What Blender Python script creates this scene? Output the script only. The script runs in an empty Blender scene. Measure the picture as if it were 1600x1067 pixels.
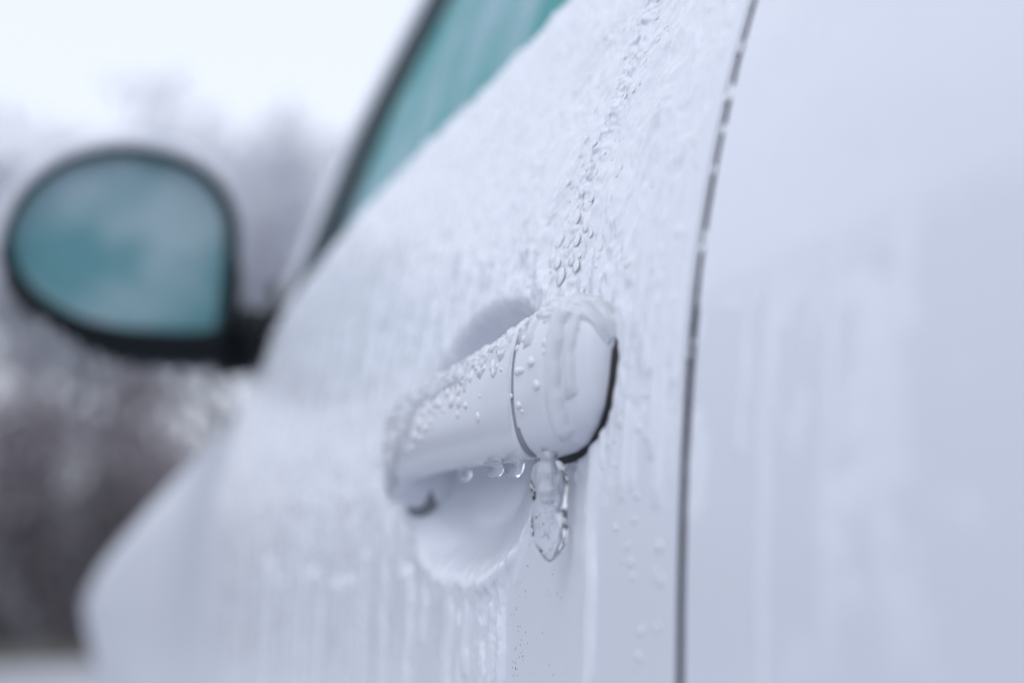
import bpy, bmesh, math, random
import numpy as np
from mathutils import Vector, Matrix

scene = bpy.context.scene
COL = scene.collection
random.seed(7)
CAM_H = 0.82            # camera height above the ground; z values "rel" below are measured from it

# ---------------------------------------------------------------- camera
cam_data = bpy.data.cameras.new('camera')
cam = bpy.data.objects.new('camera', cam_data)
COL.objects.link(cam)
cam.location = (0, 0, CAM_H)
cam.rotation_euler = (math.radians(90 + 9.1149), 0, math.radians(-18.2023))
cam_data.lens = 50.0
cam_data.sensor_width = 36.0
cam_data.clip_start = 0.02
cam_data.clip_end = 600
cam_data.dof.use_dof = True
cam_data.dof.focus_distance = 0.536
cam_data.dof.aperture_fstop = 3.2
scene.camera = cam

# ---------------------------------------------------------------- world, sun, exposure
world = bpy.data.worlds.new('World')
scene.world = world
world.use_nodes = True
wn, wl = world.node_tree.nodes, world.node_tree.links
wn.clear()
out = wn.new('ShaderNodeOutputWorld')
bg = wn.new('ShaderNodeBackground')
sky = wn.new('ShaderNodeTexSky')
sky.sky_type = 'NISHITA'
sky.sun_disc = False
SUN_EL, SUN_AZ = 58, 235        # azimuth measured clockwise from +Y
sky.sun_elevation = math.radians(SUN_EL)
sky.sun_rotation = math.radians(SUN_AZ)
sky.air_density = 1.0
sky.dust_density = 3.0
sky.ozone_density = 1.5
hsv = wn.new('ShaderNodeHueSaturation')     # a cloud deck: the sky's colour washed out
hsv.inputs['Saturation'].default_value = 0.42
mixc = wn.new('ShaderNodeMix')
mixc.data_type = 'RGBA'
mixc.inputs[0].default_value = 0.72
mixc.inputs[7].default_value = (7.7, 8.25, 9.5, 1)
wl.new(sky.outputs[0], hsv.inputs['Color'])
wl.new(hsv.outputs[0], mixc.inputs[6])
wl.new(mixc.outputs[2], bg.inputs['Color'])
bg.inputs['Strength'].default_value = 0.10
wl.new(bg.outputs[0], out.inputs[0])

sun_d = bpy.data.lights.new('sun', 'SUN')
sun_d.energy = 0.5
sun_d.angle = math.radians(35)
sun_d.color = (1.0, 0.98, 0.96)
sun = bpy.data.objects.new('sun', sun_d)
COL.objects.link(sun)
az, el = math.radians(SUN_AZ), math.radians(SUN_EL)
sdir = Vector((math.sin(az) * math.cos(el), math.cos(az) * math.cos(el), math.sin(el)))
sun.rotation_euler = sdir.to_track_quat('Z', 'Y').to_euler()
sun.location = (0, 0, 20)

scene.view_settings.view_transform = 'Standard'
scene.view_settings.look = 'None'
scene.view_settings.exposure = 0.49
scene.view_settings.gamma = 1
scene.view_settings.use_curve_mapping = False
scene.cycles.max_bounces = 14
scene.cycles.transmission_bounces = 12
scene.cycles.caustics_refractive = True

# ---------------------------------------------------------------- numpy noise
_rs = np.random.RandomState(3)
_PERM = np.concatenate([_rs.permutation(256)] * 3)
_ANG = _rs.rand(256) * 2 * np.pi

def perlin(x, y):
    x = np.asarray(x, float); y = np.asarray(y, float)
    xi = np.floor(x).astype(int); yi = np.floor(y).astype(int)
    xf, yf = x - xi, y - yi
    xi &= 255; yi &= 255
    u = xf ** 3 * (xf * (xf * 6 - 15) + 10); v = yf ** 3 * (yf * (yf * 6 - 15) + 10)
    def g(ix, iy, dx, dy):
        a = _ANG[_PERM[_PERM[ix & 255] + (iy & 255)]]
        return np.cos(a) * dx + np.sin(a) * dy
    n00 = g(xi, yi, xf, yf); n10 = g(xi + 1, yi, xf - 1, yf)
    n01 = g(xi, yi + 1, xf, yf - 1); n11 = g(xi + 1, yi + 1, xf - 1, yf - 1)
    return (n00 * (1 - u) + n10 * u) * (1 - v) + (n01 * (1 - u) + n11 * u) * v

def fbm(x, y, o=3):
    s = 0; a = 1.0
    for k in range(o):
        s = s + a * perlin(x * 2 ** k + 17.3 * k, y * 2 ** k + 5.1 * k); a *= 0.5
    return s

def sstep(a, b, x):
    t = np.clip((np.asarray(x, float) - a) / (b - a), 0, 1)
    return t * t * (3 - 2 * t)

# ---------------------------------------------------------------- object helpers
def tag(o, label=None, cat=None, group=None, kind=None):
    if label: o['label'] = label
    if cat: o['category'] = cat
    if group: o['group'] = group
    if kind: o['kind'] = kind
    return o

def empty(name, loc=(0, 0, 0)):
    o = bpy.data.objects.new(name, None)
    o.empty_display_size = 0.05
    COL.objects.link(o)
    o.location = loc
    return o

def np_mesh(name, verts, quads=None, tris=None, smooth=True):
    me = bpy.data.meshes.new(name)
    verts = np.asarray(verts, np.float32).reshape(-1, 3)
    faces = []; starts = []; tot = []; n = 0
    for f, k in ((quads, 4), (tris, 3)):
        if f is None or len(f) == 0: continue
        f = np.asarray(f, np.int32).reshape(-1, k)
        faces.append(f.ravel()); starts.append(n + np.arange(len(f)) * k); tot.append(np.full(len(f), k)); n += f.size
    me.vertices.add(len(verts)); me.vertices.foreach_set('co', verts.ravel())
    fl = np.concatenate(faces).astype(np.int32)
    me.loops.add(len(fl)); me.loops.foreach_set('vertex_index', fl)
    st = np.concatenate(starts).astype(np.int32); tt = np.concatenate(tot).astype(np.int32)
    me.polygons.add(len(st)); me.polygons.foreach_set('loop_start', st); me.polygons.foreach_set('loop_total', tt)
    if smooth: me.polygons.foreach_set('use_smooth', np.ones(len(st), bool))
    me.update(calc_edges=True)
    me.validate()
    return me

def link(name, me, mat=None, parent=None):
    o = bpy.data.objects.new(name, me)
    COL.objects.link(o)
    if mat is not None and len(me.materials) == 0: me.materials.append(mat)
    if parent is not None: o.parent = parent
    return o

def grid_quads(nr, nc, wrap=False):
    i = np.arange(nr - 1)[:, None]; j = np.arange(nc if wrap else nc - 1)[None, :]
    j2 = (j + 1) % nc
    return np.stack([i * nc + j, (i + 1) * nc + j, (i + 1) * nc + j2, i * nc + j2], -1).reshape(-1, 4)

def grid_mesh(name, V, wrap=False, keep=None, caps=False, flip=False):
    nr, nc = V.shape[:2]
    q = grid_quads(nr, nc, wrap)
    v = V.reshape(-1, 3)
    if keep is not None:
        k = keep.reshape(-1)
        q = q[k[q].any(axis=1)]
        used = np.zeros(len(v), bool); used[q.ravel()] = True
        idx = np.cumsum(used) - 1
        v = v[used]; q = idx[q]
    t = None
    if caps:
        c0 = V[0].mean(0); c1 = V[-1].mean(0); n = len(v)
        v = np.vstack([v, c0, c1]); j = np.arange(nc); j2 = (j + 1) % nc; b = (nr - 1) * nc
        t = np.vstack([np.stack([j, j2, np.full(nc, n)], -1), np.stack([b + j2, b + j, np.full(nc, n + 1)], -1)])
    # faces point outwards: by the enclosed volume where the shape is closed, else towards the road (-x) or up
    a, b_, c = v[q[:, 0]], v[q[:, 1]], v[q[:, 2]]
    nn = np.cross(b_ - a, v[q[:, 3]] - a) + np.cross(c - b_, v[q[:, 3]] - b_)
    if caps:
        turn = (((a + c) / 2 - v.mean(0)) * nn).sum() < 0
    elif wrap:
        turn = (((a + c) / 2 - v.mean(0)) * nn).sum() < 0
    else:
        turn = (nn @ np.array([-1.0, 0, 0.8])).sum() < 0
    if turn:
        q = q[:, ::-1]
        if t is not None: t = t[:, ::-1]
    if caps:                              # caps wound like the wall beside them
        e = {(int(x), int(y)) for f in q for x, y in zip(f, np.roll(f, -1))}
        if (int(t[0][0]), int(t[0][1])) in e: t = t[:, ::-1]
    return np_mesh(name, v, q, t)

def up(a):                      # rel z -> world z
    a = np.array(a, float); a[..., 2] += CAM_H; return a

# ---------------------------------------------------------------- materials
def material(name, color=(0.8, 0.8, 0.8), rough=0.5, metal=0.0, trans=0.0, ior=1.45, coat=0.0, coat_r=0.03, spec=0.5):
    m = bpy.data.materials.new(name); m.use_nodes = True
    b = m.node_tree.nodes['Principled BSDF']
    b.inputs['Base Color'].default_value = (*color, 1)
    b.inputs['Roughness'].default_value = rough
    b.inputs['Metallic'].default_value = metal
    b.inputs['Transmission Weight'].default_value = trans
    b.inputs['IOR'].default_value = ior
    b.inputs['Coat Weight'].default_value = coat
    b.inputs['Coat Roughness'].default_value = coat_r
    b.inputs['Specular IOR Level'].default_value = spec
    return m

def nodes(m): return m.node_tree.nodes, m.node_tree.links, m.node_tree.nodes['Principled BSDF']

def noise_chain(m, scale, detail=3, stretch=(1, 1, 1), rough=0.5):
    n, l, b = nodes(m)
    tc = n.new('ShaderNodeTexCoord'); mp = n.new('ShaderNodeMapping'); mp.inputs['Scale'].default_value = stretch
    t = n.new('ShaderNodeTexNoise'); t.inputs['Scale'].default_value = scale
    t.inputs['Detail'].default_value = detail; t.inputs['Roughness'].default_value = rough
    l.new(tc.outputs['Object'], mp.inputs[0]); l.new(mp.outputs[0], t.inputs['Vector'])
    return t

def color_noise(m, c1, c2, scale, lo=0.4, hi=0.6, **k):
    n, l, b = nodes(m)
    t = noise_chain(m, scale, **k)
    r = n.new('ShaderNodeValToRGB')
    r.color_ramp.elements[0].position = lo; r.color_ramp.elements[0].color = (*c1, 1)
    r.color_ramp.elements[1].position = hi; r.color_ramp.elements[1].color = (*c2, 1)
    l.new(t.outputs['Fac'], r.inputs[0]); l.new(r.outputs[0], b.inputs['Base Color'])
    return t

def bump(m, scale, strength, dist=0.001, **k):
    n, l, b = nodes(m)
    t = noise_chain(m, scale, **k)
    bp = n.new('ShaderNodeBump'); bp.inputs['Strength'].default_value = strength; bp.inputs['Distance'].default_value = dist
    if b.inputs['Normal'].is_linked:
        l.new(b.inputs['Normal'].links[0].from_socket, bp.inputs['Normal'])
    l.new(t.outputs['Fac'], bp.inputs['Height']); l.new(bp.outputs[0], b.inputs['Normal'])

M = {}
M['paint'] = material('white_car_paint', (0.66, 0.69, 0.765), 0.5, coat=0.25, coat_r=0.22)
bump(M['paint'], 900, 0.05, 0.0004)
M['gloss'] = material('glossy_white_handle_paint', (0.66, 0.69, 0.765), 0.38, coat=0.5, coat_r=0.12)
bump(M['gloss'], 1500, 0.03, 0.0002)
M['black'] = material('black_plastic', (0.007, 0.011, 0.014), 0.5, spec=0.2)
bump(M['black'], 800, 0.2, 0.0004)
M['rubber'] = material('black_rubber', (0.015, 0.012, 0.02), 0.6)
bump(M['rubber'], 500, 0.3, 0.0006)
M['seal'] = material('dusty_gap_rubber', (0.10, 0.095, 0.15), 0.9, spec=0.1)
color_noise(M['seal'], (0.010, 0.009, 0.022), (0.035, 0.032, 0.06), 260, 0.42, 0.7, stretch=(1, 1, 0.5))
M['edge'] = material('dark_teal_window_rubber', (0.012, 0.035, 0.045), 0.6, spec=0.2)
bump(M['edge'], 400, 0.3, 0.0005)
M['foot_shade'] = material('foot_shadow_grey', (0.20, 0.21, 0.24), 0.7)  # grey that paints the shadow edge below the handle's front foot
bump(M['foot_shade'], 600, 0.2, 0.0004)
M['seam'] = material('grey_seam_rubber', (0.26, 0.27, 0.32), 0.7)
bump(M['seam'], 700, 0.2, 0.0003)
M['frost'] = material('frosted_ice', (0.80, 0.835, 0.915), 0.18, trans=0.10, ior=1.31, coat=0.15, coat_r=0.12)
bump(M['frost'], 300, 0.14, 0.0005, stretch=(1, 0.45, 0.7), detail=3)
M['clear'] = material('clear_ice', (0.98, 0.985, 1.0), 0.015, trans=1.0, ior=1.31)
bump(M['clear'], 300, 0.05, 0.0005)
M['bead'] = material('milky_ice_bead', (0.93, 0.945, 0.99), 0.03, trans=0.28, ior=1.31, coat=0.6, coat_r=0.02)
M['cloudy'] = material('cloudy_ice', (0.90, 0.93, 0.99), 0.05, trans=0.45, ior=1.31, coat=0.3)
bump(M['cloudy'], 350, 0.25, 0.0006, stretch=(1, 1, 0.5))
M['bubble'] = material('white_bubbles_in_ice', (0.90, 0.92, 0.97), 0.3, trans=0.3, ior=1.1)
M['dirt'] = material('dark_road_dirt', (0.03, 0.022, 0.02), 0.8)
bump(M['dirt'], 4000, 0.5, 0.0002)
M['glass'] = material('frosted_teal_window_glass', (0.14, 0.42, 0.44), 0.6, spec=0.3)
color_noise(M['glass'], (0.04, 0.29, 0.29), (0.30, 0.46, 0.52), 15, 0.38, 0.62, stretch=(1, 0.8, 0.35), detail=5)
bump(M['glass'], 60, 0.6, 0.004, stretch=(1, 1, 0.4))
M['mglass'] = material('frosted_mirror_glass', (0.13, 0.32, 0.40), 0.7, spec=0.25)
color_noise(M['mglass'], (0.13, 0.30, 0.33), (0.36, 0.48, 0.53), 9, 0.38, 0.62)
M['tyre'] = material('tyre_rubber', (0.02, 0.02, 0.022), 0.8)
bump(M['tyre'], 120, 0.4, 0.003)
M['rim'] = material('wheel_metal', (0.45, 0.46, 0.48), 0.35, metal=0.9)
bump(M['rim'], 200, 0.1, 0.0005)

# ---------------------------------------------------------------- the car's side surface
# x = lateral (the car lies at larger x), y = along the car, z rel = height above the lens
_SZ = np.array([-0.62, -0.55, -0.45, -0.30, -0.15, -0.032, 0.0166, 0.0543, 0.0934, 0.1136, 0.1343, 0.1555, 0.1774, 0.21, 0.245, 0.30])
_SX = np.array([0.275, 0.235, 0.200, 0.180, 0.1745, 0.1751, 0.1771, 0.1800, 0.1851, 0.1888, 0.1936, 0.1990, 0.2059, 0.2168, 0.2290, 0.2500])
def _cubic(xs, ys, x):
    m = np.gradient(ys, xs)
    x = np.clip(x, xs[0], xs[-1]); i = np.clip(np.searchsorted(xs, x) - 1, 0, len(xs) - 2)
    h = xs[i + 1] - xs[i]; t = (x - xs[i]) / h
    return ((2 * t ** 3 - 3 * t ** 2 + 1) * ys[i] + (t ** 3 - 2 * t ** 2 + t) * h * m[i]
            + (-2 * t ** 3 + 3 * t ** 2) * ys[i + 1] + (t ** 3 - t ** 2) * h * m[i + 1])
_DY = np.array([-1.0, -0.4, 0.0, 0.35, 0.6, 0.8, 1.0, 1.2, 1.35, 1.5, 1.9, 2.2, 2.5, 2.9, 3.3])
_DX = np.array([0.020, 0.006, 0, 0, 0, -0.005, -0.014, -0.024, -0.032, -0.043, -0.077, -0.106, -0.104, -0.04, 0.10])
def side_x(Y, z):
    Y, z = np.broadcast_arrays(np.asarray(Y, float), np.asarray(z, float))
    return _cubic(_SZ, _SX, z) + _cubic(_DY, _DX, Y) + 0.28 * np.maximum(0, -0.05 - z) * sstep(1.5, 2.2, Y) * sstep(-0.5, -0.2, z)
DISH = (0.603, 0.055, 0.098, 0.064, 0.012)
def dish_r(Y, z):
    return (np.abs((Y - DISH[0]) / DISH[2]) ** 2.3 + np.abs((z - DISH[1]) / DISH[3]) ** 2.3) ** (1 / 2.3)
def door_x(Y, z):
    r = dish_r(Y, z)
    return side_x(Y, z) + DISH[4] * (1 + 0.7 * sstep(0.05, 0.085, z)) * (1 - sstep(0.50, 1.0, r)) ** 0.8
def door_pt(Y, z, h=0.0, fn=door_x):
    Y, z = np.broadcast_arrays(np.asarray(Y, float), np.asarray(z, float))
    e = 0.002
    x = fn(Y, z)
    dy = (fn(Y + e, z) - fn(Y - e, z)) / (2 * e); dz = (fn(Y, z + e) - fn(Y, z - e)) / (2 * e)
    n = np.stack([-np.ones_like(x), dy, dz], -1); n /= np.linalg.norm(n, axis=-1, keepdims=True)
    return np.stack([x, Y, z], -1) + n * np.asarray(h)[..., None], n

_BY = np.array([-1.0, 0.2, 0.635, 0.745, 0.91, 1.075, 1.14, 1.21, 1.25, 1.31, 1.38, 1.5, 1.7, 1.9, 2.2, 2.5, 2.9])
_BZ = np.array([0.275, 0.283, 0.283, 0.277, 0.274, 0.258, 0.244, 0.229, 0.209, 0.194, 0.184, 0.160, 0.125, 0.09, 0.025, -0.04, -0.16])
def belt_z(Y): return _cubic(_BY, _BZ, np.asarray(Y, float))

car = tag(empty('car', (0.3, 0.6, 0)), 'white car glazed with ice, seen close along its driver side', 'car')
bpy.context.view_layer.update()
def car_part(name, me, mat, parent=None):
    o = link(name, me, mat)
    if parent is None:
        o.parent = car; o.matrix_parent_inverse = Matrix.Translation((-0.3, -0.6, 0))
    else:
        o.parent = parent
    return o

GAP0, GAP1 = 0.3778, 0.3834
def axis(*segs):
    a = [np.linspace(s, e, n, endpoint=False) for s, e, n in segs]
    return np.concatenate(a + [[segs[-1][1]]])

def edge_roll(Y, y0, side, r=0.0008):
    """panel edges turn inwards beside a shut line"""
    t = np.clip((r - (Y - y0) * side) / r, 0, 1)
    return r * (1 - np.sqrt(np.clip(1 - t * t, 0, 1)))

def panel(name, ys, nz, zlo, fn, e0=None, e1=None, roll_top=0.0, parent=None, thick=True):
    V = []
    for y in ys:
        zt = belt_z(y); zs = zlo + (zt - zlo) * np.linspace(0, 1, nz)
        x = fn(y, zs)
        if e0 is not None: x = x + edge_roll(y, e0, 1)
        if e1 is not None: x = x + edge_roll(y, e1, -1)
        if roll_top > 0:
            k = sstep(1.1, 1.4, y); r = 0.02 + (roll_top - 0.02) * k
            t = np.clip((zs - (zt - r)) / r, 0, 1); x = x + r * 0.9 * (1 - np.sqrt(1 - (t * 0.995) ** 2))
        else:
            r = 0.012; t = np.clip((zs - (zt - r)) / r, 0, 1); x = x + r * (1 - np.sqrt(1 - (t * 0.995) ** 2))
        P = np.stack([x, np.full(nz, y), zs], -1)
        lip = P[-1] + np.array([[0.012, 0, 0.0]]); P = np.vstack([P, lip])
        V.append(P)
    V = np.array(V)
    if e0 is not None:
        a = V[:1].copy(); a[..., 0] += 0.012; V = np.vstack([a, V])
    if e1 is not None:
        a = V[-1:].copy(); a[..., 0] += 0.012; V = np.vstack([V, a])
    return car_part(name, grid_mesh(name, up(V)), M['paint'], parent)

DOOR_END = 1.30
front_door = panel('front_door', axis((GAP1, GAP1 + 0.006, 8), (GAP1 + 0.006, 0.72, 190), (0.72, DOOR_END - 0.006, 60), (DOOR_END - 0.006, DOOR_END, 5)),
                   330, -0.56, door_x, e0=GAP1, e1=DOOR_END)
rear_door = panel('rear_door', axis((-0.45, GAP0 - 0.006, 60), (GAP0 - 0.006, GAP0, 8)), 150, -0.56, side_x, e1=GAP0)
fender = panel('front_fender', axis((DOOR_END + 0.005, DOOR_END + 0.012, 5), (DOOR_END + 0.012, 2.9, 90)), 90, -0.30, side_x, e0=DOOR_END + 0.005, roll_top=0.075)

# shut line rubber
zs = np.linspace(-0.56, 0.26, 200)
V = np.array([[[side_x(y, z) + 0.0007, y, z] for z in zs] for y in (GAP0 - 0.004, GAP1 + 0.004)])
car_part('shut_line_seal', grid_mesh('shut_line_seal', up(V)), M['seal'])
zs = np.linspace(-0.56, 0.20, 60)
V = np.array([[[side_x(y, z) + 0.009, y, z] for z in zs] for y in (DOOR_END - 0.006, DOOR_END + 0.012)])
car_part('shut_line_seal', grid_mesh('shut_line_seal', up(V)), M['seal'])
# sill under the doors
V = []
for y in np.linspace(-0.45, 1.33, 30):
    zs = np.linspace(-0.64, -0.563, 8)
    V.append(np.stack([side_x(y, zs) + 0.006, np.full(8, y), zs], -1))
car_part('sill', grid_mesh('sill', up(np.array(V))), M['paint'])

# bonnet: from the fender's upper edge inwards
V = []
for y in np.linspace(1.42, 2.9, 40):
    zt = float(belt_z(y)); x0 = float(side_x(y, zt)) + 0.062
    u = np.linspace(0, 1, 24)
    V.append(np.stack([x0 + u * 1.45, np.full(24, y), zt - 0.001 + 0.07 * np.sin(u * math.pi) ** 0.7], -1))
car_part('bonnet', grid_mesh('bonnet', up(np.array(V)), flip=True), M['paint'])

# side window (leans inwards) with its rubber edge, the pillar in front of it and the roof
_PZ = np.array([0.180, 0.212, 0.250, 0.280, 0.325, 0.380, 0.424, 0.464, 0.52, 0.60, 0.70])
_PY = np.array([1.297, 1.277, 1.262, 1.250, 1.234, 1.205, 1.150, 1.090, 1.000, 0.86, 0.66])
def pillar_y(z): return _cubic(_PZ, _PY, np.asarray(z, float))
def win_x(Y, z):
    zb = belt_z(Y)
    return side_x(Y, zb) + 0.010 + 0.30 * (z - zb)
def win_grid(y0, y1, off, z0=None, nz=50, ny=30):
    """strip between two offsets (metres ahead of the window's front edge)"""
    V = []
    for z in np.linspace(0.185, 0.66, nz):
        ys = pillar_y(z) + np.linspace(y0, y1, ny)
        V.append(np.stack([win_x(ys, z) + off, ys, np.full(ny, z)], -1))
    return np.array(V)
V = []
for z in np.linspace(0.18, 0.64, 60):
    ys = np.linspace(-0.40, float(pillar_y(z)) - 0.002, 90)
    V.append(np.stack([win_x(ys, z), ys, np.full(90, z)], -1))
win = car_part('side_window', grid_mesh('side_window', up(np.array(V))), M['glass'])
o = car_part('window_rubber', grid_mesh('window_rubber', up(np.concatenate([win_grid(-0.11, 0.016, -0.003, ny=12)[:, ::1], win_grid(0.016, 0.016, 0.012, ny=2)], 1))), M['edge'], None)
wg = win_grid(0.016, 0.085, 0.0, ny=16)
wg[..., 0] += 0.010 * (np.linspace(-1, 1, 16) ** 2) - 0.006
wg = np.concatenate([wg, wg[:, -1:] + np.array([0.03, 0.004, 0])], 1)
car_part('windscreen_pillar', grid_mesh('windscreen_pillar', up(wg)), M['paint'])
wsV = []
for z in np.linspace(0.185, 0.66, 20):
    u = np.linspace(0, 1, 20); y0 = float(pillar_y(z)) + 0.08; x0 = float(win_x(y0, z)) + 0.03
    wsV.append(np.stack([x0 + u * (1.46 - 0.5 * (z - 0.18)), y0 + 0.16 * np.sin(u * math.pi), np.full(20, z)], -1))
car_part('windscreen', grid_mesh('windscreen', up(np.array(wsV))), M['glass'])
V = []
for y in np.linspace(-0.40, 0.80, 24):
    u = np.linspace(0, 1, 24)
    x0 = float(win_x(min(y, 1.0), 0.64))
    V.append(np.stack([x0 - 0.012 + u * 1.2, np.full(24, y), 0.640 + 0.085 * np.sin(np.clip(u, 0, 1) * math.pi) ** 0.5], -1))
car_part('roof', grid_mesh('roof', up(np.array(V)), flip=True), M['paint'])

# ------------------------------------------------ wing mirror
OUT = np.array([(-0.042, 0.2836), (-0.0322, 0.3191), (-0.0171, 0.3409), (0.0039, 0.3587), (0.031, 0.3702), (0.0532, 0.3753),
    (0.0815, 0.3755), (0.1076, 0.37), (0.1282, 0.3596), (0.1433, 0.3456), (0.1539, 0.3251), (0.1577, 0.2981), (0.1569, 0.2678),
    (0.1543, 0.2377), (0.1494, 0.2107), (0.122, 0.2051), (0.0882, 0.2046), (0.0548, 0.2064), (0.0216, 0.2139), (-0.0061, 0.2284), (-0.0286, 0.25)])
def smooth_loop(P, n=96):
    m = len(P); out = []
    for k in range(n):
        s = k / n * m; i = int(s); t = s - i
        p0, p1, p2, p3 = P[(i - 1) % m], P[i % m], P[(i + 1) % m], P[(i + 2) % m]
        out.append(0.5 * ((2 * p1) + (-p0 + p2) * t + (2 * p0 - 5 * p1 + 4 * p2 - p3) * t * t + (-p0 + 3 * p1 - 3 * p2 + p3) * t ** 3))
    return np.array(out)
OUTL = smooth_loop(OUT)
MC = np.array([0.060, 0.290])
def ring(y, s, dz=0.0, dx=0.0, sz=None):
    q = (OUTL - MC) * np.array([s, s if sz is None else sz]) + MC
    return np.stack([q[:, 0] + dx, np.full(len(q), y), q[:, 1] + dz], -1)
shell = np.array([ring(1.300, 1.0, 0.003), ring(1.297, 1.07, 0.006), ring(1.305, 1.12, 0.008), ring(1.33, 1.14, 0.008), ring(1.37, 1.06, 0.006),
                  ring(1.40, 0.92, 0.004), ring(1.425, 0.66, 0.0), ring(1.436, 0.3, 0.0), ring(1.438, 0.02)])
mirror = car_part('side_mirror', grid_mesh('side_mirror', up(shell), wrap=True), M['paint'])
bez = np.array([ring(1.302, 1.02), ring(1.290, 1.025), ring(1.286, 1.0), ring(1.287, 0.965, 0.001, -0.001), ring(1.293, 0.945, 0.0025, -0.0025), ring(1.304, 0.935, 0.0025, -0.0025)])
link('bezel', grid_mesh('bezel', up(bez), wrap=True), M['black'], mirror)
def low(y, s, dz):
    r = ring(y, s, 0.0); k = np.clip((0.262 - r[:, 2]) / 0.06, 0, 1); r[:, 2] -= dz * k * sstep(-0.03, 0.08, r[:, 0]); u = np.clip((r[:, 2] - 0.27) / 0.03, 0, 1)[:, None]; c = np.array([MC[0], y, MC[1]]); return r * (1 - u) + (c + (ring(y, 0.99) - c)) * u
lowsh = np.array([low(1.289, 1.0, 0.002), low(1.288, 1.03, 0.012), low(1.294, 1.07, 0.016), low(1.33, 1.10, 0.014), low(1.37, 1.08, 0.010), low(1.402, 0.9, 0.0)])
link('lower_cover', grid_mesh('lower_cover', up(lowsh), wrap=True), M['black'], mirror)
gr = np.array([ring(1.2995, s, 0.0025, -0.0025) for s in (0.955, 0.7, 0.4, 0.1, 0.001)])
link('mirror_glass', grid_mesh('mirror_glass', up(gr), wrap=True), M['mglass'], mirror)
# stalk and its triangular foot on the door corner
st = []
for t in np.linspace(0, 1, 14):
    x = 0.151 + t * 0.070; zc = 0.215 - 0.008 * t; hz = 0.040 * (1 - 0.25 * math.sin(t * math.pi)); y = 1.342 - 0.035 * t
    a = np.linspace(0, 2 * np.pi, 24, endpoint=False)
    st.append(np.stack([np.full(24, x), y + 0.036 * np.cos(a), zc + hz * np.sign(np.sin(a)) * np.abs(np.sin(a)) ** 0.7], -1))
link('stalk', grid_mesh('stalk', up(np.array(st)), wrap=True, caps=True), M['black'], mirror)
ft = []
for z in np.linspace(0.176, 0.262, 12):
    w = 0.055 * (1 - (z - 0.176) / 0.105)
    ys = np.linspace(1.285 - w, 1.285 + 0.02 + w * 0.4, 8)
    ft.append(np.stack([side_x(ys, min(z, 0.24)) - 0.008 + 0.06 * max(0, z - 0.2), ys, np.full(8, z)], -1))
link('foot', grid_mesh('foot', up(np.array(ft))), M['black'], mirror)

# ------------------------------------------------ door handle
RE, FE = 0.4405, 0.7110
_hy = np.array([0.4405, 0.4425, 0.447, 0.455, 0.465, 0.475, 0.487, 0.52, 0.60, 0.660, 0.682, 0.696, 0.705, 0.711])
_hx = np.array([0.1800, 0.1735, 0.1688, 0.1650, 0.1625, 0.1612, 0.1602, 0.1592, 0.1583, 0.1583, 0.1600, 0.1640, 0.1705, 0.182])
_ty = np.array([0.4405, 0.4425, 0.447, 0.455, 0.465, 0.475, 0.487, 0.52, 0.60, 0.660, 0.682, 0.696, 0.705, 0.711])
_tz = np.array([0.0740, 0.0830, 0.0890, 0.0925, 0.0935, 0.0930, 0.0915, 0.0885, 0.0855, 0.0835, 0.0825, 0.0805, 0.077, 0.070])
_bz = np.array([0.0620, 0.0540, 0.0480, 0.0425, 0.0402, 0.0396, 0.0396, 0.0408, 0.0428, 0.0420, 0.0350, 0.0355, 0.041, 0.052])
def handle_sec(Y, back, n=72, off=0.0):
    xo, zt, zb = float(np.interp(Y, _hy, _hx)), float(np.interp(Y, _ty, _tz)), float(np.interp(Y, _ty, _bz))
    zc, b = (zt + zb) / 2, (zt - zb) / 2; xc, a = (xo + back) / 2, (back - xo) / 2
    th = np.linspace(0, 2 * np.pi, n, endpoint=False); e = 2 / 2.35
    c, s = np.cos(th), np.sin(th)
    x = xc - a * np.sign(c) * np.abs(c) ** e; z = zc + b * np.sign(s) * np.abs(s) ** e
    return np.stack([x, np.full(n, Y), z], -1)
def loft(y0, y1, n, backf, r=0.0012):
    V = []
    for y in np.linspace(y0, y1, n):
        V.append(handle_sec(y, backf(y)))
    V = np.array(V)
    def inset(sec, y, f):
        c = sec.mean(0); q = c + (sec - c) * f; q[:, 1] = y; return q
    return V, inset
grip_back = lambda y: 0.177 + 0.022 * float(sstep(0.668, 0.68, y))
V, ins = loft(0.4898, FE, 110, grip_back)
V = np.vstack([[ins(V[0], 0.4889, 0.93)], [ins(V[0], 0.4891, 0.975)], V])
handle = car_part('door_handle', grid_mesh('door_handle', up(V), wrap=True, caps=True, flip=True), M['gloss'])
# foot of the grip: swells down and back into the door at its front end
V = []
for t in np.linspace(0, 1, 14):
    x = 0.164 + 0.040 * t; f = 1 + 0.18 * t
    a = np.linspace(0, 2 * np.pi, 40, endpoint=False); e = 0.8
    yy = 0.6855 + 0.0225 * f * np.sign(np.cos(a)) * np.abs(np.cos(a)) ** e
    zz = 0.0560 - 0.008 * t + 0.0225 * f * np.sign(np.sin(a)) * np.abs(np.sin(a)) ** e
    V.append(np.stack([np.full(40, x), yy, zz], -1))
link('front_foot', grid_mesh('front_foot', up(np.array(V)), wrap=True, caps=True), M['gloss'], handle)
V = [ins(handle_sec(y, 0.180), y, 0.968) for y in np.linspace(0.4840, 0.4925, 6)]
link('seam_gasket', grid_mesh('seam_gasket', up(np.array(V)), wrap=True, caps=True), M['seam'], handle)
V, ins = loft(RE + 0.0003, 0.4858, 60, lambda y: 0.186)
V = np.vstack([V, [ins(V[-1], 0.4865, 0.975)], [ins(V[-1], 0.4867, 0.93)]])
cap_o = link('lock_cap', grid_mesh('lock_cap', up(V), wrap=True, caps=True, flip=True), M['gloss'], handle)
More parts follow.
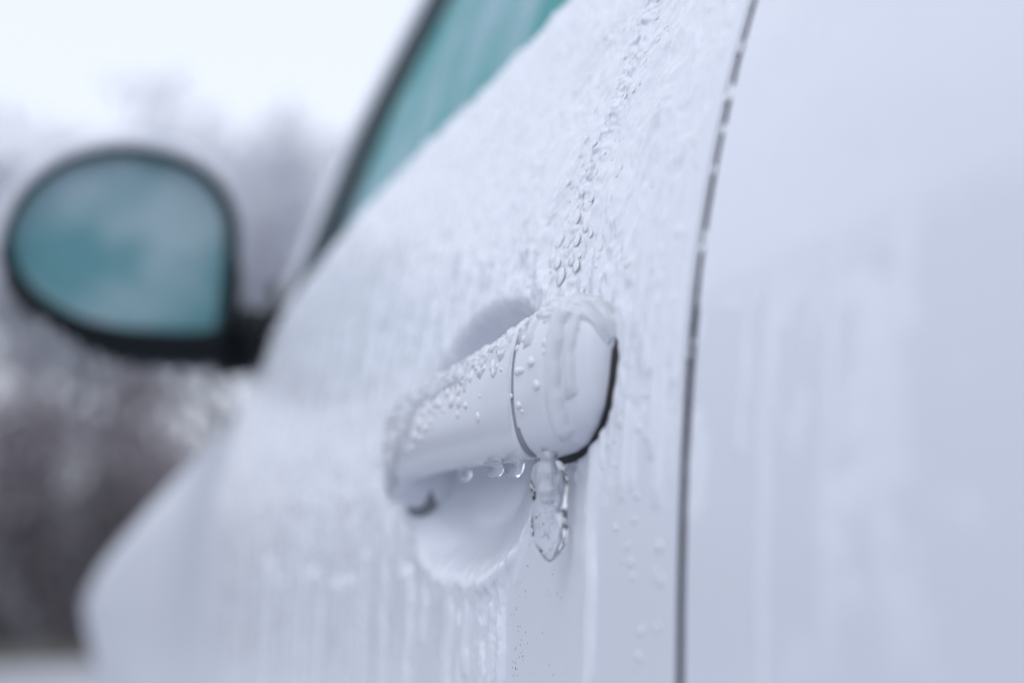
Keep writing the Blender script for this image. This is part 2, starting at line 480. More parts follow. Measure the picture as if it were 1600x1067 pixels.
# black gasket under the cap; grey ring shaped as the shadow under the foot
def gasket_and_shade(yc, zc, ry, rz, x0, x1, n=2.3):
    a = np.linspace(0, 2 * np.pi, 72, endpoint=False); R = []
    for s, dx in ((1.0, x1), (1.0, x0 + 0.0006), (0.985, x0), (0.5, x0), (0.01, x0)):
        yy = yc + ry * s * np.sign(np.cos(a)) * np.abs(np.cos(a)) ** (2 / n); zz = zc + rz * s * np.sign(np.sin(a)) * np.abs(np.sin(a)) ** (2 / n)
        R.append(np.stack([side_x(yy, zz) + dx, yy, zz], -1))
    return grid_mesh('gasket_and_shade', up(np.array(R)), wrap=True)
link('gasket_and_shade', gasket_and_shade(0.4800, 0.0662, 0.0440, 0.0285, -0.0020, 0.004), M['rubber'], handle)
link('gasket_and_shade', gasket_and_shade(0.6885, 0.0515, 0.0262, 0.0258, -0.0003, 0.030), M['foot_shade'], handle)

# ------------------------------------------------ ice sheet over the doors
def tri_noise(Y, z):
    u = Y + 0.010 * perlin(Y * 22 + 5, z * 16); v = z + 0.006 * perlin(Y * 45, z * 40 + 9)
    plates = np.tanh(3.2 * fbm(u * 52, v * 46 + 3, 3))              # smooth clots with steeper edges
    return 0.50 * fbm(u * 30, v * 20, 2) + 0.22 * plates + 0.16 * np.tanh(2.5 * fbm(u * 130 + 9, v * 120, 2))
def bump_run(Y, z, yc, z0, z1, w, H, amp=0.0012, k=0):
    """a frozen trickle from z1 down to z0"""
    c = yc + amp * perlin(z * 55 + k * 3.7, np.full_like(z, k * 1.3)) + 0.2 * amp * perlin(z * 150 + k, np.full_like(z, k * 2.3))
    ww = w * (1 + 0.4 * perlin(z * 38 + k * 5.1, np.full_like(z, k * 0.7)))
    d = np.clip(1 - ((Y - c) / ww) ** 2, 0, 1) ** 0.6
    e = np.sqrt(np.clip((z - z0) / (w * 1.5), 0, 1)) * sstep(z1 + 0.004, z1 - 0.004, z)
    return H * d * e
def ice_height(Y, z):
    r = dish_r(Y, z)
    warpY = Y + 0.004 * perlin(Y * 30, z * 12) + 0.0010 * perlin(Y * 160, z * 60)
    upper = sstep(-0.01, 0.115, z)
    h = 0.00035 + 0.0011 * upper + (0.0010 + 0.0014 * upper) * tri_noise(warpY, z)
    ridge = 1 - np.abs(perlin(warpY * 34 + 3, z * 13 + 1)) * 2.6
    h += 0.0011 * upper * np.clip(ridge, 0, 1) ** 3
    h += 0.00006 * fbm(warpY * 260, z * 420, 2) * (0.5 + upper)
    h -= 0.0010 * (1 - sstep(-0.02, 0.10, z)) * (0.55 + 0.9 * perlin(Y * 38 + 40, z * 14))
    # right of the handle the glaze is thin with a few beads
    thin = sstep(0.455, 0.43, Y) * (1 - sstep(0.10, 0.17, z))
    h -= 0.0005 * thin
    # bare paint below the handle
    bare = sstep(0.458, 0.462, Y) * sstep(0.546, 0.541, Y + 0.0012 * perlin(z * 120, z * 0 + 4)) * sstep(0.036, 0.024, z - 0.0 * Y)
    # sloping ice wall on the right edge of the dish
    wall = sstep(0.0, 0.003, (Y - 0.541) * 1.0 - np.clip(z - 0.004, 0, 1) * -0.55)
    h = h * (1 - bare) - 0.0005 * bare
    # the dish: clean on its back, white build-up along its lower rim
    ind = 1 - sstep(0.80, 0.98, r)
    h = h * (1 - ind) + (0.00025 + 0.0001 * perlin(Y * 60, z * 90) - 0.0008 * sstep(0.05, 0.06, z)) * ind
    h += 0.0042 * np.exp(-((r - 0.93) / 0.15) ** 2) * sstep(0.016, -0.006, z) * (0.8 + 0.5 * perlin(Y * 110, z * 60))
    rim = np.exp(-((r - 1.0) / 0.05) ** 2) * sstep(0.04, 0.03, z) * sstep(0.60, 0.55, Y)
    h += 0.0016 * rim * (1 + 0.8 * perlin(Y * 130, z * 150))
    for a in RUNS:
        h = np.maximum(h, bump_run(Y, z, *a))
    lobe = sstep(0.541, 0.545, Y) * sstep(0.60, 0.57, Y) * sstep(0.0, -0.006, z)
    h += lobe * (0.0011 * perlin(Y * 150 + 0.002 * z, z * 95 + 8) + 0.0005 * perlin(Y * 330, z * 300))
    ed = sstep(GAP1, GAP1 + 0.016, Y); h = np.minimum(h, 0.0004 + 0.003 * ed)
    # the long broken crest of clots up the door
    cy = np.interp(z, [0.09, 0.124, 0.157, 0.171, 0.193, 0.213, 0.28], [0.505, 0.502, 0.500, 0.490, 0.4845, 0.487, 0.50])
    cr = np.exp(-((Y - cy - 0.002 * perlin(z * 130, z * 0)) / 0.0075) ** 2) * sstep(0.10, 0.15, z)
    h += cr * (0.0010 + 0.0020 * perlin(Y * 110, z * 170) + 0.0014 * perlin(Y * 270, z * 420))
    wide = np.exp(-((Y - cy) / 0.022) ** 2) * sstep(0.085, 0.12, z)
    h += wide * (0.0010 * np.abs(perlin(Y * 150 + 2, z * 210)) + 0.00016 * perlin(Y * 420, z * 800))
    return h
RUNS = [(0.4525, -0.20, 0.044, 0.0056, 0.0021, 0.0016, 1),
        (0.3985, 0.018, 0.105, 0.0044, 0.0013, 0.0010, 2),
        (0.4265, 0.021, 0.055, 0.0044, 0.0010, 0.0010, 3),
        (0.4195, 0.024, 0.050, 0.0032, 0.0008, 0.0010, 4),
        (0.548, -0.20, 0.004, 0.0050, 0.0022, 0.0030, 5),
        (0.560, -0.20, -0.012, 0.0040, 0.0015, 0.0050, 6),
        (0.575, -0.20, 0.000, 0.0060, 0.0014, 0.0060, 7),
        (0.596, -0.045, -0.006, 0.0065, 0.0022, 0.0040, 8),
        (0.607, -0.20, -0.020, 0.0045, 0.0014, 0.0080, 17),
        (0.628, -0.20, -0.004, 0.0120, 0.0018, 0.0080, 9),
        (0.663, -0.035, 0.000, 0.0060, 0.0018, 0.0070, 18),
        (0.694, -0.20, 0.000, 0.0110, 0.0022, 0.0090, 10),
        (0.553, 0.108, 0.185, 0.0090, 0.0026, 0.0040, 11),
        (0.512, 0.150, 0.178, 0.0093, 0.0022, 0.0010, 12),
        (0.470, 0.090, 0.170, 0.0080, 0.0019, 0.0040, 13),
        (0.444, 0.100, 0.190, 0.0070, 0.0017, 0.0050, 14),
        (0.424, 0.120, 0.240, 0.0056, 0.0014, 0.0040, 15),
        (0.590, 0.140, 0.230, 0.0090, 0.0022, 0.0060, 16)]
_rr = random.Random(21)
for _k in range(16):
    RUNS.append((0.72 + _k * 0.032 + _rr.uniform(-0.012, 0.012), -0.20, _rr.uniform(-0.01, 0.07), _rr.uniform(0.006, 0.014), _rr.uniform(0.0010, 0.0022), 0.010, 30 + _k))
for _k in range(9):
    RUNS.append((0.392 + _k * 0.0065 + _rr.uniform(-0.002, 0.002), _rr.uniform(0.02, 0.10), 0.26, _rr.uniform(0.0025, 0.0045), _rr.uniform(0.0008, 0.0016), 0.003, 60 + _k))
def ice_sheet(name, ys, zs, fn, hf, label):
    Y, Z = np.meshgrid(ys, zs, indexing='ij')
    zt = belt_z(Y)
    Z2 = np.minimum(Z, zt + 0.004)
    h = hf(Y, Z2)
    P, n = door_pt(Y, Z2, np.maximum(h, -0.0004), fn)
    keep = (h > 0.00003) & (Z < zt + 0.003)
    o = link(name, grid_mesh(name, up(P), keep=keep), M['frost'])
    return tag(o, label, 'ice', kind='stuff')
ys = axis((GAP1 + 0.0008, 0.60, 430), (0.60, 0.80, 200), (0.80, 1.29, 190))
zs = axis((-0.20, -0.05, 130), (-0.05, 0.285, 650))
ice_sheet('door_ice', ys, zs, door_x, ice_height, 'lumpy sheet of white ice frozen over the front door around the handle')
def rear_h(Y, z):
    h = 0.0007 + 0.0005 * fbm(Y * 16, z * 22, 2) + 0.00012 * fbm(Y * 90, z * 110, 2) - 0.0007 * (1 - sstep(0.072, 0.084, z + 0.004 * perlin(Y * 40, z * 0))) - 0.0016 * np.clip(perlin(Y * 45, z * 30) + 0.5 * perlin(Y * 150, z * 100) + 0.12, 0, 1) * (1 - sstep(0.0, 0.11, z)) 
    for yc, z0, z1, w, k in ((0.331, -0.3, 0.30, 0.0035, 21), (0.300, -0.02, 0.20, 0.003, 22), (0.270, 0.05, 0.27, 0.004, 23), (0.345, 0.03, 0.09, 0.002, 24)):
        h = np.maximum(h, bump_run(Y, z, yc, z0, z1, w * 0.9, 0.0007, 0.003, k))
    return h
ice_sheet('rear_door_ice', np.linspace(0.12, GAP0 - 0.001, 200), np.linspace(-0.2, 0.285, 360), side_x, rear_h, 'thin smooth ice glaze over the rear door, right of the shut line')

def gap_h(Y, z):
    return 0.0011 * np.clip(perlin(z * 120, Y * 170) + 0.5 * perlin(z * 340, Y * 420 + 4) - 0.30 + 0.14 * sstep(0.12, 0.20, z), 0, 1) * sstep(0.03, 0.11, z) - 0.00002
ice_sheet('gap_ice', np.linspace(GAP0 - 0.0008, GAP1 + 0.0008, 14), np.linspace(0.03, 0.275, 500), side_x, gap_h, 'crumbs of ice bridging the dark shut line between the two doors')

# ice shell on the handle
def handle_pt(Y, th, back=0.186):
    xo, zt, zb = np.interp(Y, _hy, _hx), np.interp(Y, _ty, _tz), np.interp(Y, _ty, _bz)
    zc, b = (zt + zb) / 2, (zt - zb) / 2; xc, a = (xo + back) / 2, (back - xo) / 2; e = 2 / 2.35
    c, s = np.cos(th), np.sin(th)
    return np.stack([xc - a * np.sign(c) * np.abs(c) ** e, Y + 0 * th, zc + b * np.sign(s) * np.abs(s) ** e], -1)
def handle_normal(Y, th):
    e = 0.0008
    du = handle_pt(Y + e, th) - handle_pt(Y - e, th); dv = handle_pt(Y, th + 0.02) - handle_pt(Y, th - 0.02)
    n = np.cross(dv, du); n /= np.maximum(np.linalg.norm(n, axis=-1, keepdims=True), 1e-9)
    c = np.stack([np.full_like(Y, 0.178), Y, np.full_like(Y, 0.064)], -1)
    sg = np.sign(((handle_pt(Y, th) - c) * n).sum(-1, keepdims=True)); return n * np.where(sg == 0, 1, sg)
Yg, Tg = np.meshgrid(axis((0.4412, 0.60, 420), (0.60, 0.708, 120)), np.linspace(-1.5, 2.9, 420), indexing='ij')
zz = handle_pt(Yg, Tg)[..., 2]
top = np.interp(Yg, _ty, _tz)
low_edge = 0.50 - 0.18 * sstep(0.50, 0.56, Yg) + 0.35 * perlin(Yg * 75, Yg * 0) + 0.2 * perlin(Yg * 190, Yg * 0 + 3) - 1.3 * sstep(0.60, 0.69, Yg) + 0.25 * sstep(0.50, 0.48, Yg)
h = (0.0021 + 0.0010 * sstep(0.58, 0.68, Yg)) * sstep(low_edge, low_edge + 0.22, Tg) * (0.75 + 0.6 * perlin(Yg * 60, Tg * 3.2) + 0.4 * perlin(Yg * 170, Tg * 9))
h += 0.0009 * sstep(1.1, 1.6, Tg)
h -= 0.0002
h += sstep(0.8, 1.4, Tg) * (0.0016 * np.clip(perlin(Yg * 75 + 7, Tg * 2.5), 0, 1) + 0.0007 * perlin(Yg * 240, Tg * 9))
h += 0.00035 * np.clip(perlin(Yg * 260, Tg * 16), 0, 1) * sstep(-0.4, 0.4, Tg)
def hrun(yc, t0, t1, w, H, k):
    c = yc + 0.0008 * perlin(Tg * 2.5 + k, Tg * 0)
    ww = w * (1 + 0.3 * perlin(Tg * 4 + k * 3, Tg * 0 + k))
    return H * np.clip(1 - ((Yg - c) / ww) ** 2, 0, 1) ** 0.8 * np.sqrt(np.clip((Tg - t0) / 0.18, 0, 1)) * np.where(Tg < t1, 1, 0)
for a in ((0.4560, -1.10, 2.2, 0.0038, 0.0030, 1), (0.4760, 0.42, 2.0, 0.0036, 0.0013, 2), (0.4840, 0.6, 1.8, 0.002, 0.0011, 3), (0.4905, -1.4, 2.0, 0.0012, 0.0006, 4),
          (0.506, 0.25, 1.8, 0.0016, 0.0012, 5), (0.545, 0.2, 1.8, 0.002, 0.0012, 6), (0.64, -0.5, 1.8, 0.004, 0.0020, 7), (0.67, -0.7, 1.8, 0.006, 0.0022, 8), (0.4488, -0.45, 1.0, 0.0022, 0.0016, 9)):
    h = np.maximum(h, hrun(*a))
P = handle_pt(Yg, Tg) + handle_normal(Yg, Tg) * np.maximum(h, -0.0003)[..., None]
o = link('handle_ice', grid_mesh('handle_ice', up(P), keep=h > 0.00002), M['cloudy'])
tag(o, 'bumpy crust of ice along the top of the white door handle', 'ice', kind='stuff')

# ------------------------------------------------ drops
def dome(name, tear=0.0, nr=8, ns=18):
    R = []
    for i in range(nr + 1):
        a = i / nr * math.pi / 2; t = np.linspace(0, 2 * np.pi, ns, endpoint=False)
        x, y = np.cos(t) * math.cos(a), np.sin(t) * math.cos(a)
        x = x * (1 - tear * 0.5 * (y + 0.2)); 
        R.append(np.stack([x, y, np.full(ns, math.sin(a))], -1))
    R = [R[0] * np.array([0.97, 0.97, 1]) - np.array([0, 0, 0.45])] + R
    R[-1] = R[-1] * np.array([0.01, 0.01, 1])
    return grid_mesh(name, np.array(R), wrap=True, caps=True)
DOMES = [dome('drop', 0.0), dome('drop', 0.45), dome('drop', 0.8)]
for d in DOMES: d.materials.append(M['bead'])
def place_drop(P, n, w, l, hgt, label, group, k):
    n = Vector(n).normalized(); upv = Vector((0, 0, 1)); s = upv.cross(n).normalized(); t = n.cross(s)
    o = bpy.data.objects.new('ice_drop', DOMES[k]); COL.objects.link(o)
    m = Matrix((( s.x * w, t.x * l, n.x * hgt, P[0]), (s.y * w, t.y * l, n.y * hgt, P[1]), (s.z * w, t.z * l, n.z * hgt, P[2] + CAM_H), (0, 0, 0, 1)))
    o.matrix_world = m
    return tag(o, label, 'ice drop', group)
# beads on the door, in the sharp band above the handle: (y, z, half width, half length)
rd = random.Random(11)
door_beads = [(0.4886, 0.1291, 0.0021, 0.0033), (0.5093, 0.1262, 0.0019, 0.0028), (0.5201, 0.1284, 0.0018, 0.0022), (0.5000, 0.1180, 0.0022, 0.0026),
              (0.4960, 0.1235, 0.0014, 0.0020), (0.4930, 0.1130, 0.0016, 0.0020), (0.5030, 0.1345, 0.0015, 0.0026), (0.4870, 0.1400, 0.0012, 0.0030),
              (0.4850, 0.1120, 0.0014, 0.0017), (0.5080, 0.1120, 0.0020, 0.0030), (0.4820, 0.1230, 0.0011, 0.0014), (0.5140, 0.1180, 0.0016, 0.0018)]
while len(door_beads) < 78:
    z = rd.uniform(0.098, 0.235)
    y = rd.gauss(np.interp(z, [0.09, 0.157, 0.193, 0.24], [0.502, 0.500, 0.486, 0.492]), 0.027)
    w = rd.uniform(0.0005, 0.0013) * (0.8 if z > 0.15 else 1.0)
    if all(math.hypot((y - b[0]) / (w + b[2]), (z - b[1]) / (w * 1.3 + b[3])) > 0.95 for b in door_beads):
        door_beads.append((y, z, w, w * rd.uniform(1.0, 1.7)))
while len(door_beads) < 150:
    z = rd.uniform(0.090, 0.225); y = rd.uniform(0.435, 0.60); w = rd.uniform(0.0003, 0.0009)
    if all(math.hypot((y - b[0]) / (w + b[2]), (z - b[1]) / (w * 1.3 + b[3])) > 1.2 for b in door_beads):
        door_beads.append((y, z, w, w * rd.uniform(1.0, 1.8)))
for i, (y, z, w, l) in enumerate(door_beads):
    hh = float(np.maximum(ice_height(np.array([[y]]), np.array([[z]])), 0)[0, 0])
    P, n = door_pt(np.array([[y]]), np.array([[z]]), hh, door_x); w *= 2.2; l *= 1.25
    lab = 'largest clear drop frozen on the door, just above the lock end of the handle' if i == 0 else 'clear ice drop frozen on the door above the handle'
    place_drop(P[0, 0], n[0, 0], w, l, w * 0.145, lab, None if i == 0 else 'ice drops on the door above the handle', 1 if i else 0)
# scattered beads right of the handle, and pimples on the glaze by the shut line
cnt = 0; placed = []
while cnt < 70:
    z = rd.uniform(-0.04, 0.115); y = rd.uniform(0.388, 0.436)
    if z < 0.03 and rd.random() < 0.6: continue
    w = rd.uniform(0.0005, 0.0015)
    if any(math.hypot(y - a, z - b) < w + c for a, b, c in placed): continue
    placed.append((y, z, w)); cnt += 1
    P, n = door_pt(np.array([[y]]), np.array([[z]]), 0.0001, door_x)
    place_drop(P[0, 0], n[0, 0], w * 1.7, w * rd.uniform(0.9, 1.5), w * 0.5, 'small ice bead on the door between the handle and the shut line', 'ice beads on the door beside the shut line', rd.randrange(2))

# drops on the handle: (y, angle, half width, half length)
hb = [(0.5269, -0.209, 0.0012, 0.0021), (0.5538, -0.061, 0.0008, 0.0017), (0.5240, 0.05, 0.0005, 0.0008)]
while len(hb) < 75:
    y = rd.uniform(0.496, 0.675) if rd.random() < 0.75 else rd.uniform(0.455, 0.49)
    t = rd.gauss(0.42 - 0.7 * max(0, y - 0.56) / 0.1, 0.22) if y > 0.49 else rd.gauss(0.35, 0.4)
    if t < -0.5 or t > 1.2: continue
    w = rd.uniform(0.0005, 0.0015) * (1.15 if y > 0.55 else 1)
    if all(math.hypot((y - b[0]) / (w + b[2]), (t - b[1]) * 0.024 / (w * 1.3 + b[3])) > 0.9 for b in hb):
        hb.append((y, t, w, w * rd.uniform(1.0, 1.9)))
for i, (y, t, w, l) in enumerate(hb):
    A, B = np.array([[y]]), np.array([[t]])
    P = handle_pt(A, B)[0, 0]; n = handle_normal(A, B)[0, 0]
    if n[0] > 0: n = -n
    P = P + n * 0.0001
    if i == 0: lab, g = 'lone oval ice drop lowest on the face of the door handle', None
    elif y > 0.49: lab, g = 'clear ice drop stuck to the grip of the door handle', 'ice drops on the handle grip'
    else: lab, g = 'clear ice drop stuck to the lock end of the door handle', 'ice drops on the lock end of the handle'
    place_drop(P, n, w * 1.9, l, w * 0.7, lab, g, 0 if i == 0 else rd.randrange(3))

# ------------------------------------------------ hanging drops and icicles
def lathe_pts(prof, cx, cy, ztop, squash=1.0, ns=28, lump=0.0, sd=0, rot=0.0):
    R = []
    for (dz, r) in prof:
        a = np.linspace(0, 2 * np.pi, ns, endpoint=False)
        rr = r * (1 + lump * perlin(np.cos(a) * 1.5 + sd + 7, np.sin(a) * 1.5 + dz * 140))
        x = rr * np.cos(a) * squash; y = rr * np.sin(a)
        R.append(np.stack([cx + x * math.cos(rot) - y * math.sin(rot), cy + x * math.sin(rot) + y * math.cos(rot), np.full(ns, ztop - dz)], -1))
    return np.array(R)
def hang_drop(px, py, ztop, r, L, label, group=None):
    prof = [(-0.001, r * 1.1), (0.0, r * 1.05)] + [(L * s, r * math.sqrt(max(0, 1 - s ** 2.2))) for s in np.linspace(0.1, 0.985, 10)] + [(L, r * 0.05)]
    o = link('hanging_drop', grid_mesh('hanging_drop', up(lathe_pts(prof, px, py, ztop, 0.8, lump=0.1, sd=px * 900)), wrap=True, caps=True, flip=True), M['clear'])
    return tag(o, label, 'ice drop', group)
hang_drop(0.166, 0.5265, 0.0405, 0.0048, 0.0056, 'rounded clear drop hanging under the grip, left of the larger drop')
hang_drop(0.1655, 0.5010, 0.0400, 0.0050, 0.0066, 'large clear drop hanging under the handle beside the seam')
hang_drop(0.167, 0.5700, 0.0405, 0.0036, 0.0044, 'small blurred drop hanging under the grip near its front foot')

IX, IY, IT = 0.1698, 0.4740, 0.0385
prof = [(-0.004, 0.0030), (0, 0.0034), (0.002, 0.0052), (0.006, 0.0060), (0.018, 0.0060), (0.024, 0.0062), (0.0262, 0.0060), (0.0290, 0.0052), (0.0318, 0.0038), (0.0340, 0.0024), (0.0353, 0.0013), (0.0358, 0.0002)]
dn = np.linspace(0, 1, 60); pz = np.array([p[0] for p in prof]); 
pi_ = [(-0.004 + t * 0.0398, max(0.00008, float(_cubic(pz, np.array([p[1] for p in prof]), -0.004 + t * 0.0398)))) for t in dn]
P = lathe_pts(pi_, IX, IY, IT, 1.03, ns=64, lump=0.13, sd=3, rot=math.radians(-20))
ici = link('icicle', grid_mesh('icicle', up(P), wrap=True, caps=True, flip=True), M['clear'])
tag(ici, 'clear blunt-tipped icicle hanging below the lock end of the door handle', 'icicle')
# the cloudy inner stem and the strings of bubbles in it
pi2 = [(t * 0.019 - 0.003, (0.0030 + 0.0004 * math.sin(t * 19)) * (1 if t < 0.9 else math.sqrt(max(0.0, 1 - ((t - 0.9) / 0.1) ** 2)) + 0.02)) for t in np.linspace(0, 1, 40)]
stem = link('cloudy_stem', grid_mesh('cloudy_stem', up(lathe_pts(pi2, IX - 0.0004, IY, IT, 0.7, ns=30, lump=0.25, sd=8)), wrap=True, caps=True, flip=True), M['cloudy'], ici)
bm = bmesh.new()
rb = random.Random(5)
for i in range(95):
    g = rb.random()
    if g < 0.45: y, z = IY + 0.0024 + rb.gauss(0, 0.0006), IT - rb.uniform(0.002, 0.027)
    elif g < 0.7: y, z = IY - 0.0028 + rb.gauss(0, 0.0005), IT - rb.uniform(0.004, 0.030)
    else: y, z = IY + rb.gauss(0, 0.0022), IT - rb.uniform(0.022, 0.033)
    x = IX + rb.gauss(0, 0.0009); r = rb.uniform(0.00012, 0.00045)
    bmesh.ops.create_icosphere(bm, subdivisions=1, radius=r, matrix=Matrix.Translation((x, y, z + CAM_H)) @ Matrix.Diagonal((0.7, 0.8, rb.uniform(1, 3), 1)))
me = bpy.data.meshes.new('bubbles'); bm.to_mesh(me); bm.free()
tag(link('bubbles', me, M['bubble'], ici), kind='stuff')
# dark grit caught at the icicle's root and inside it
def specks(name, pts, lab=None, cat=None, parent=None):
    bm = bmesh.new()
    for (x, y, z, r) in pts:
        bmesh.ops.create_icosphere(bm, subdivisions=1, radius=r, matrix=Matrix.Translation((x, y, z + CAM_H)) @ Matrix.Diagonal((0.5, 1, rb.uniform(0.8, 2.0), 1)))
    me = bpy.data.meshes.new(name); bm.to_mesh(me); bm.free()
    return tag(link(name, me, M['dirt'], parent), lab, cat, kind='stuff')
pts = [(IX - 0.0012 + rb.gauss(0, 0.0004), 0.4845 + rb.gauss(0, 0.0014), 0.0385 + rb.gauss(0, 0.0008), rb.uniform(0.0001, 0.0003)) for _ in range(12)]
pts += [(IX - 0.001, 0.4785 + rb.gauss(0, 0.0005), IT - rb.uniform(0.020, 0.0265), rb.uniform(0.0001, 0.00028)) for _ in range(5)]
specks('grit', pts, parent=ici)
pts = []
for i in range(110):
    z = rb.uniform(-0.045, 0.012); y = rb.gauss(0.528, 0.004) if rb.random() < 0.45 else rb.uniform(0.468, 0.540)
    P, n = door_pt(np.array([[y]]), np.array([[z]]), 0.0, door_x)
    pts.append((*P[0, 0], rb.uniform(0.00007, 0.00024) if rb.random() < 0.85 else rb.uniform(0.0002, 0.00036)))
specks('road_dirt_specks', pts, 'dark specks of road dirt on the bare paint below the icicle', 'dirt')

# little icicles along the lower edge of the mirror
ri = random.Random(4)
for i in range(11):
    x = -0.005 + i * 0.0145 + ri.uniform(-0.003, 0.003)
    zt = float(np.interp(x, [-0.02, 0.02, 0.06, 0.16], [0.222, 0.199, 0.190, 0.192]))
    L = ri.uniform(0.006, 0.020)
    prof = [(-0.006, 0.005), (0, 0.005), (L * 0.4, 0.0036), (L * 0.8, 0.002), (L, 0.0004)]
    o = link('small_icicle', grid_mesh('small_icicle', up(lathe_pts(prof, x, 1.315, zt, 1.0, ns=12, lump=0.3, sd=i)), wrap=True, caps=True, flip=True), M['cloudy'])
    tag(o, 'stubby icicle under the lower edge of the wing mirror', 'icicle', 'icicles under the wing mirror')

# ------------------------------------------------ ground and background
def flat_sheet(name, x0, x1, y0, y1, z, mat, n=2):
    V = np.stack(np.meshgrid(np.linspace(x0, x1, n), np.linspace(y0, y1, n), indexing='ij') + [np.full((n, n), z)], -1)
    return tag(link(name, grid_mesh(name, V), mat), kind='structure')
M['ground'] = material('icy_asphalt', (0.42, 0.44, 0.49), 0.5)
color_noise(M['ground'], (0.30, 0.31, 0.35), (0.48, 0.50, 0.54), 1.5, 0.35, 0.7)
bump(M['ground'], 30, 0.4, 0.01)
M['verge'] = material('frosty_grass', (0.12, 0.12, 0.09), 0.9)
color_noise(M['verge'], (0.07, 0.07, 0.055), (0.16, 0.16, 0.14), 0.8, 0.35, 0.7)
bump(M['verge'], 20, 0.8, 0.03)
flat_sheet('ground', -300, 300, -300, 300, 0.0, M['ground'])
flat_sheet('grass_verge', -120, 120, 13.4, 120, 0.004, M['verge'])
flat_sheet('grass_verge', -120, -13, -100, 13.399, 0.004, M['verge'])

M['bark'] = material('frosted_bark', (0.3, 0.29, 0.32), 0.9)
color_noise(M['bark'], (0.24, 0.23, 0.26), (0.48, 0.48, 0.54), 8, 0.4, 0.65); bump(M['bark'], 40, 0.5, 0.01)
M['rime_haze'] = material('rime_and_haze_twigs', (0.50, 0.52, 0.60), 0.8)
color_noise(M['rime_haze'], (0.66, 0.68, 0.77), (0.80, 0.82, 0.89), 1.2, 0.4, 0.65)  # rime whitened further, so the distance haze is painted into the twigs
M['brown'] = material('dead_brown_leaves', (0.16, 0.14, 0.15), 0.9)
color_noise(M['brown'], (0.21, 0.19, 0.205), (0.40, 0.375, 0.415), 1.0, 0.35, 0.7)

def prisms(segs):
    V = []; Q = []; n = 0
    for (a, b, ra, rb_) in segs:
        a = np.array(a); b = np.array(b); d = b - a; L = np.linalg.norm(d)
        if L < 1e-6: continue
        d /= L; s = np.cross(d, [0.3, 0.1, 1.0] if abs(d[2]) < 0.9 else [1.0, 0.2, 0]); s /= np.linalg.norm(s); t = np.cross(d, s)
        for p, r in ((a, ra), (b, rb_)):
            for k in range(3):
                w = k * 2 * math.pi / 3; V.append(p + r * (math.cos(w) * s + math.sin(w) * t))
        for k in range(3): Q.append([n + k, n + (k + 1) % 3, n + 3 + (k + 1) % 3, n + 3 + k])
        n += 6
    return V, Q
def tree_meshes(seed, H):
    r = random.Random(seed); trunk = []; twig = []
    def grow(p, d, L, rad, lvl):
        q = p + d * L
        (trunk if lvl < 2 else twig).append((p, q, rad, rad * 0.7))
        if lvl >= 7: return
        for k in range(3 if lvl in (1, 2, 4, 5, 6) else 2 + (lvl == 0) * 2):
            nd = d + np.array([r.gauss(0, 0.5), r.gauss(0, 0.5), r.gauss(0.08, 0.3)]); nd /= np.linalg.norm(nd)
            grow(q - d * L * r.uniform(0, 0.35), nd, L * r.uniform(0.62, 0.85), max(rad * 0.6, 0.016), lvl + 1)
    grow(np.zeros(3), np.array([0, 0, 1.0]), H * 0.27, H * 0.017, 0)
    out = []
    for nm, sg in (('trunk', trunk), ('crown', twig)):
        V, Q = prisms(sg); out.append(np_mesh(nm, V, Q))
    return out
T_M = [tree_meshes(s, 10) for s in (1, 2, 3)]
for a, b in T_M: a.materials.append(M['bark']); b.materials.append(M['rime_haze'])
def leaf_mass(seed, rx, ry, rz, n, size):
    r = np.random.RandomState(seed); c = r.randn(14, 3) * np.array([rx, ry, rz]) * 0.45; c[:, 2] = np.abs(c[:, 2]) + 0.1
    k = r.randint(0, 14, n); p = c[k] + r.randn(n, 3) * np.array([rx, ry, rz]) * 0.22; p[:, 2] = np.abs(p[:, 2])
    a = r.randn(n, 3); a /= np.linalg.norm(a, axis=1, keepdims=True); b = np.cross(a, r.randn(n, 3)); b /= np.linalg.norm(b, axis=1, keepdims=True)
    s = size * r.uniform(0.5, 1.4, (n, 1))
    V = np.stack([p - a * s, p + b * s * 0.6, p + a * s, p - b * s * 0.6], 1)
    return np_mesh('foliage', V.reshape(-1, 3), np.arange(n * 4).reshape(-1, 4), smooth=False)
B_M = [leaf_mass(s, 1.5, 1.2, 1.9, 9000, 0.075) for s in (1, 2, 3)]
for m in B_M: m.materials.append(M['brown'])
stems = []
rs = random.Random(8)
for k in range(26):
    a = np.array([rs.gauss(0, 0.5), rs.gauss(0, 0.4), 0]); stems.append((a, a + np.array([rs.gauss(0, 0.6), rs.gauss(0, 0.5), rs.uniform(1.2, 2.6)]), 0.03, 0.012))
V, Q = prisms(stems); S_M = np_mesh('stems', V, Q); S_M.materials.append(M['bark'])
def put_tree(x, y, s, k, label, group):
    root = empty('bare_tree', (x, y, 0)); root.scale = (s, s, s); root.rotation_euler.z = rs.uniform(0, 6.28)
    tag(root, label, 'tree', group)
    link('trunk', T_M[k][0], None, root); link('crown', T_M[k][1], None, root)
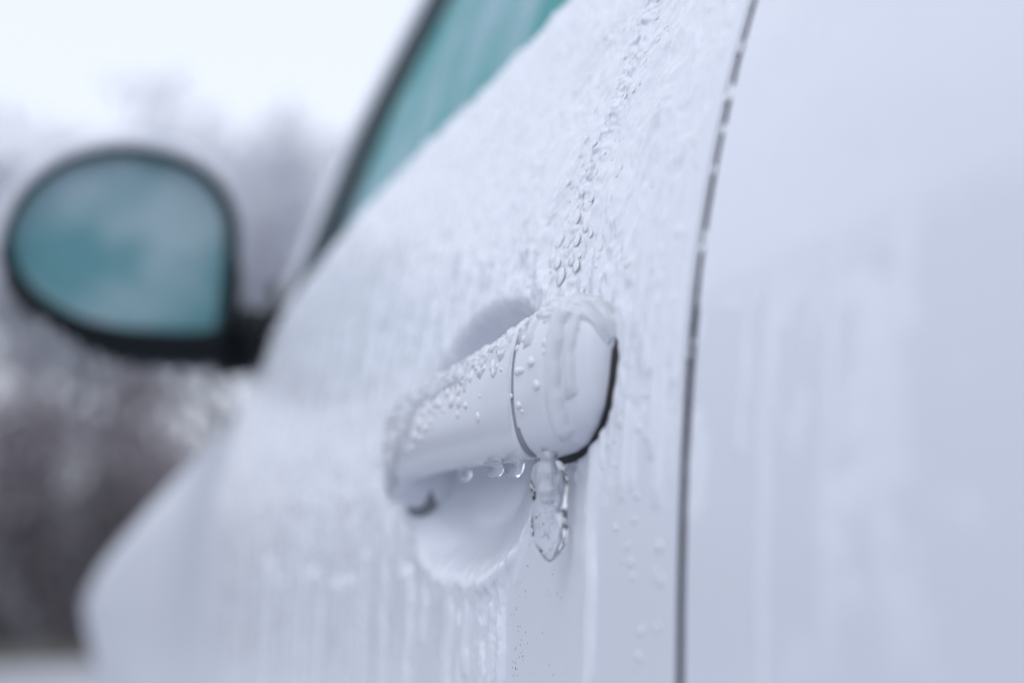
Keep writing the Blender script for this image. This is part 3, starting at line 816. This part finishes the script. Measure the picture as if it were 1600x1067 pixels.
def put_bush(x, y, sx, sz, k, label, group):
    root = empty('brown_bush', (x, y, 0)); root.scale = (sx, sx, sz); root.rotation_euler.z = rs.uniform(0, 6.28)
    tag(root, label, 'bush', group)
    link('foliage', B_M[k], None, root); link('stems', S_M, None, root)
# what shows left of the car
for i, (x, y, sx, sz) in enumerate([(-2.6, 23, 1.1, 1.3), (-0.5, 21.5, 0.85, 1.25), (0.8, 22.5, 0.9, 1.42), (1.9, 22.0, 0.75, 1.1), (3.0, 24, 0.9, 0.7), (4.6, 25, 1.0, 0.8), (6.8, 25, 1.1, 1.0), (9, 26, 1.2, 1.0)]):
    x, y, sx, sz = x * 0.78, y * 0.78, sx * 0.80, sz * 0.80
    put_bush(x, y, sx, sz, i % 3, ['brown bush at the very left edge, behind the wing mirror', 'brown bush directly below the outer end of the wing mirror', 'tallest and darkest brown bush, below the middle of the wing mirror', 'brown bush just left of the white front fender', 'low bush half hidden by the front fender'][i] if i < 5 else 'brown bush beyond the road hidden behind the white car', 'brown bushes beyond the car')
for i, (x, y, s, k) in enumerate([(-0.6, 33, 1.35, 0), (2.6, 38, 1.2, 1), (6.3, 36, 1.3, 2), (0.9, 30, 1.45, 1), (4.4, 34, 1.5, 0), (-3.5, 34, 1.3, 2), (10, 40, 1.1, 0), (14, 38, 1.1, 2)]):
    put_tree(x, y, s, k, ['tall pale tree rising behind the outer end of the wing mirror', 'pale tree behind the middle of the wing mirror', 'pale tree in the gap between the wing mirror and the window'][i] if i < 3 else 'pale bare tree beyond the bushes, outside the gap by the mirror', 'pale trees behind the bushes')
# the rest of the tree line round the road (it shows as reflections in the paint)
for i in range(26):
    a = math.radians(-15 - i * 6.6); R = 21 + rs.uniform(-1.5, 3)
    put_bush(R * math.sin(a), R * math.cos(a), 1.3, rs.uniform(0.8, 1.2), i % 3, 'brown bush in the row along the verge, mirrored in the car door', 'bushes along the verge')
for i in range(16):
    a = math.radians(-22 - i * 10); R = 33 + rs.uniform(-2, 4)
    put_tree(R * math.sin(a), R * math.cos(a), 1.1, i % 3, 'pale bare tree in the row beyond the verge, mirrored in the car door', 'trees beyond the verge')
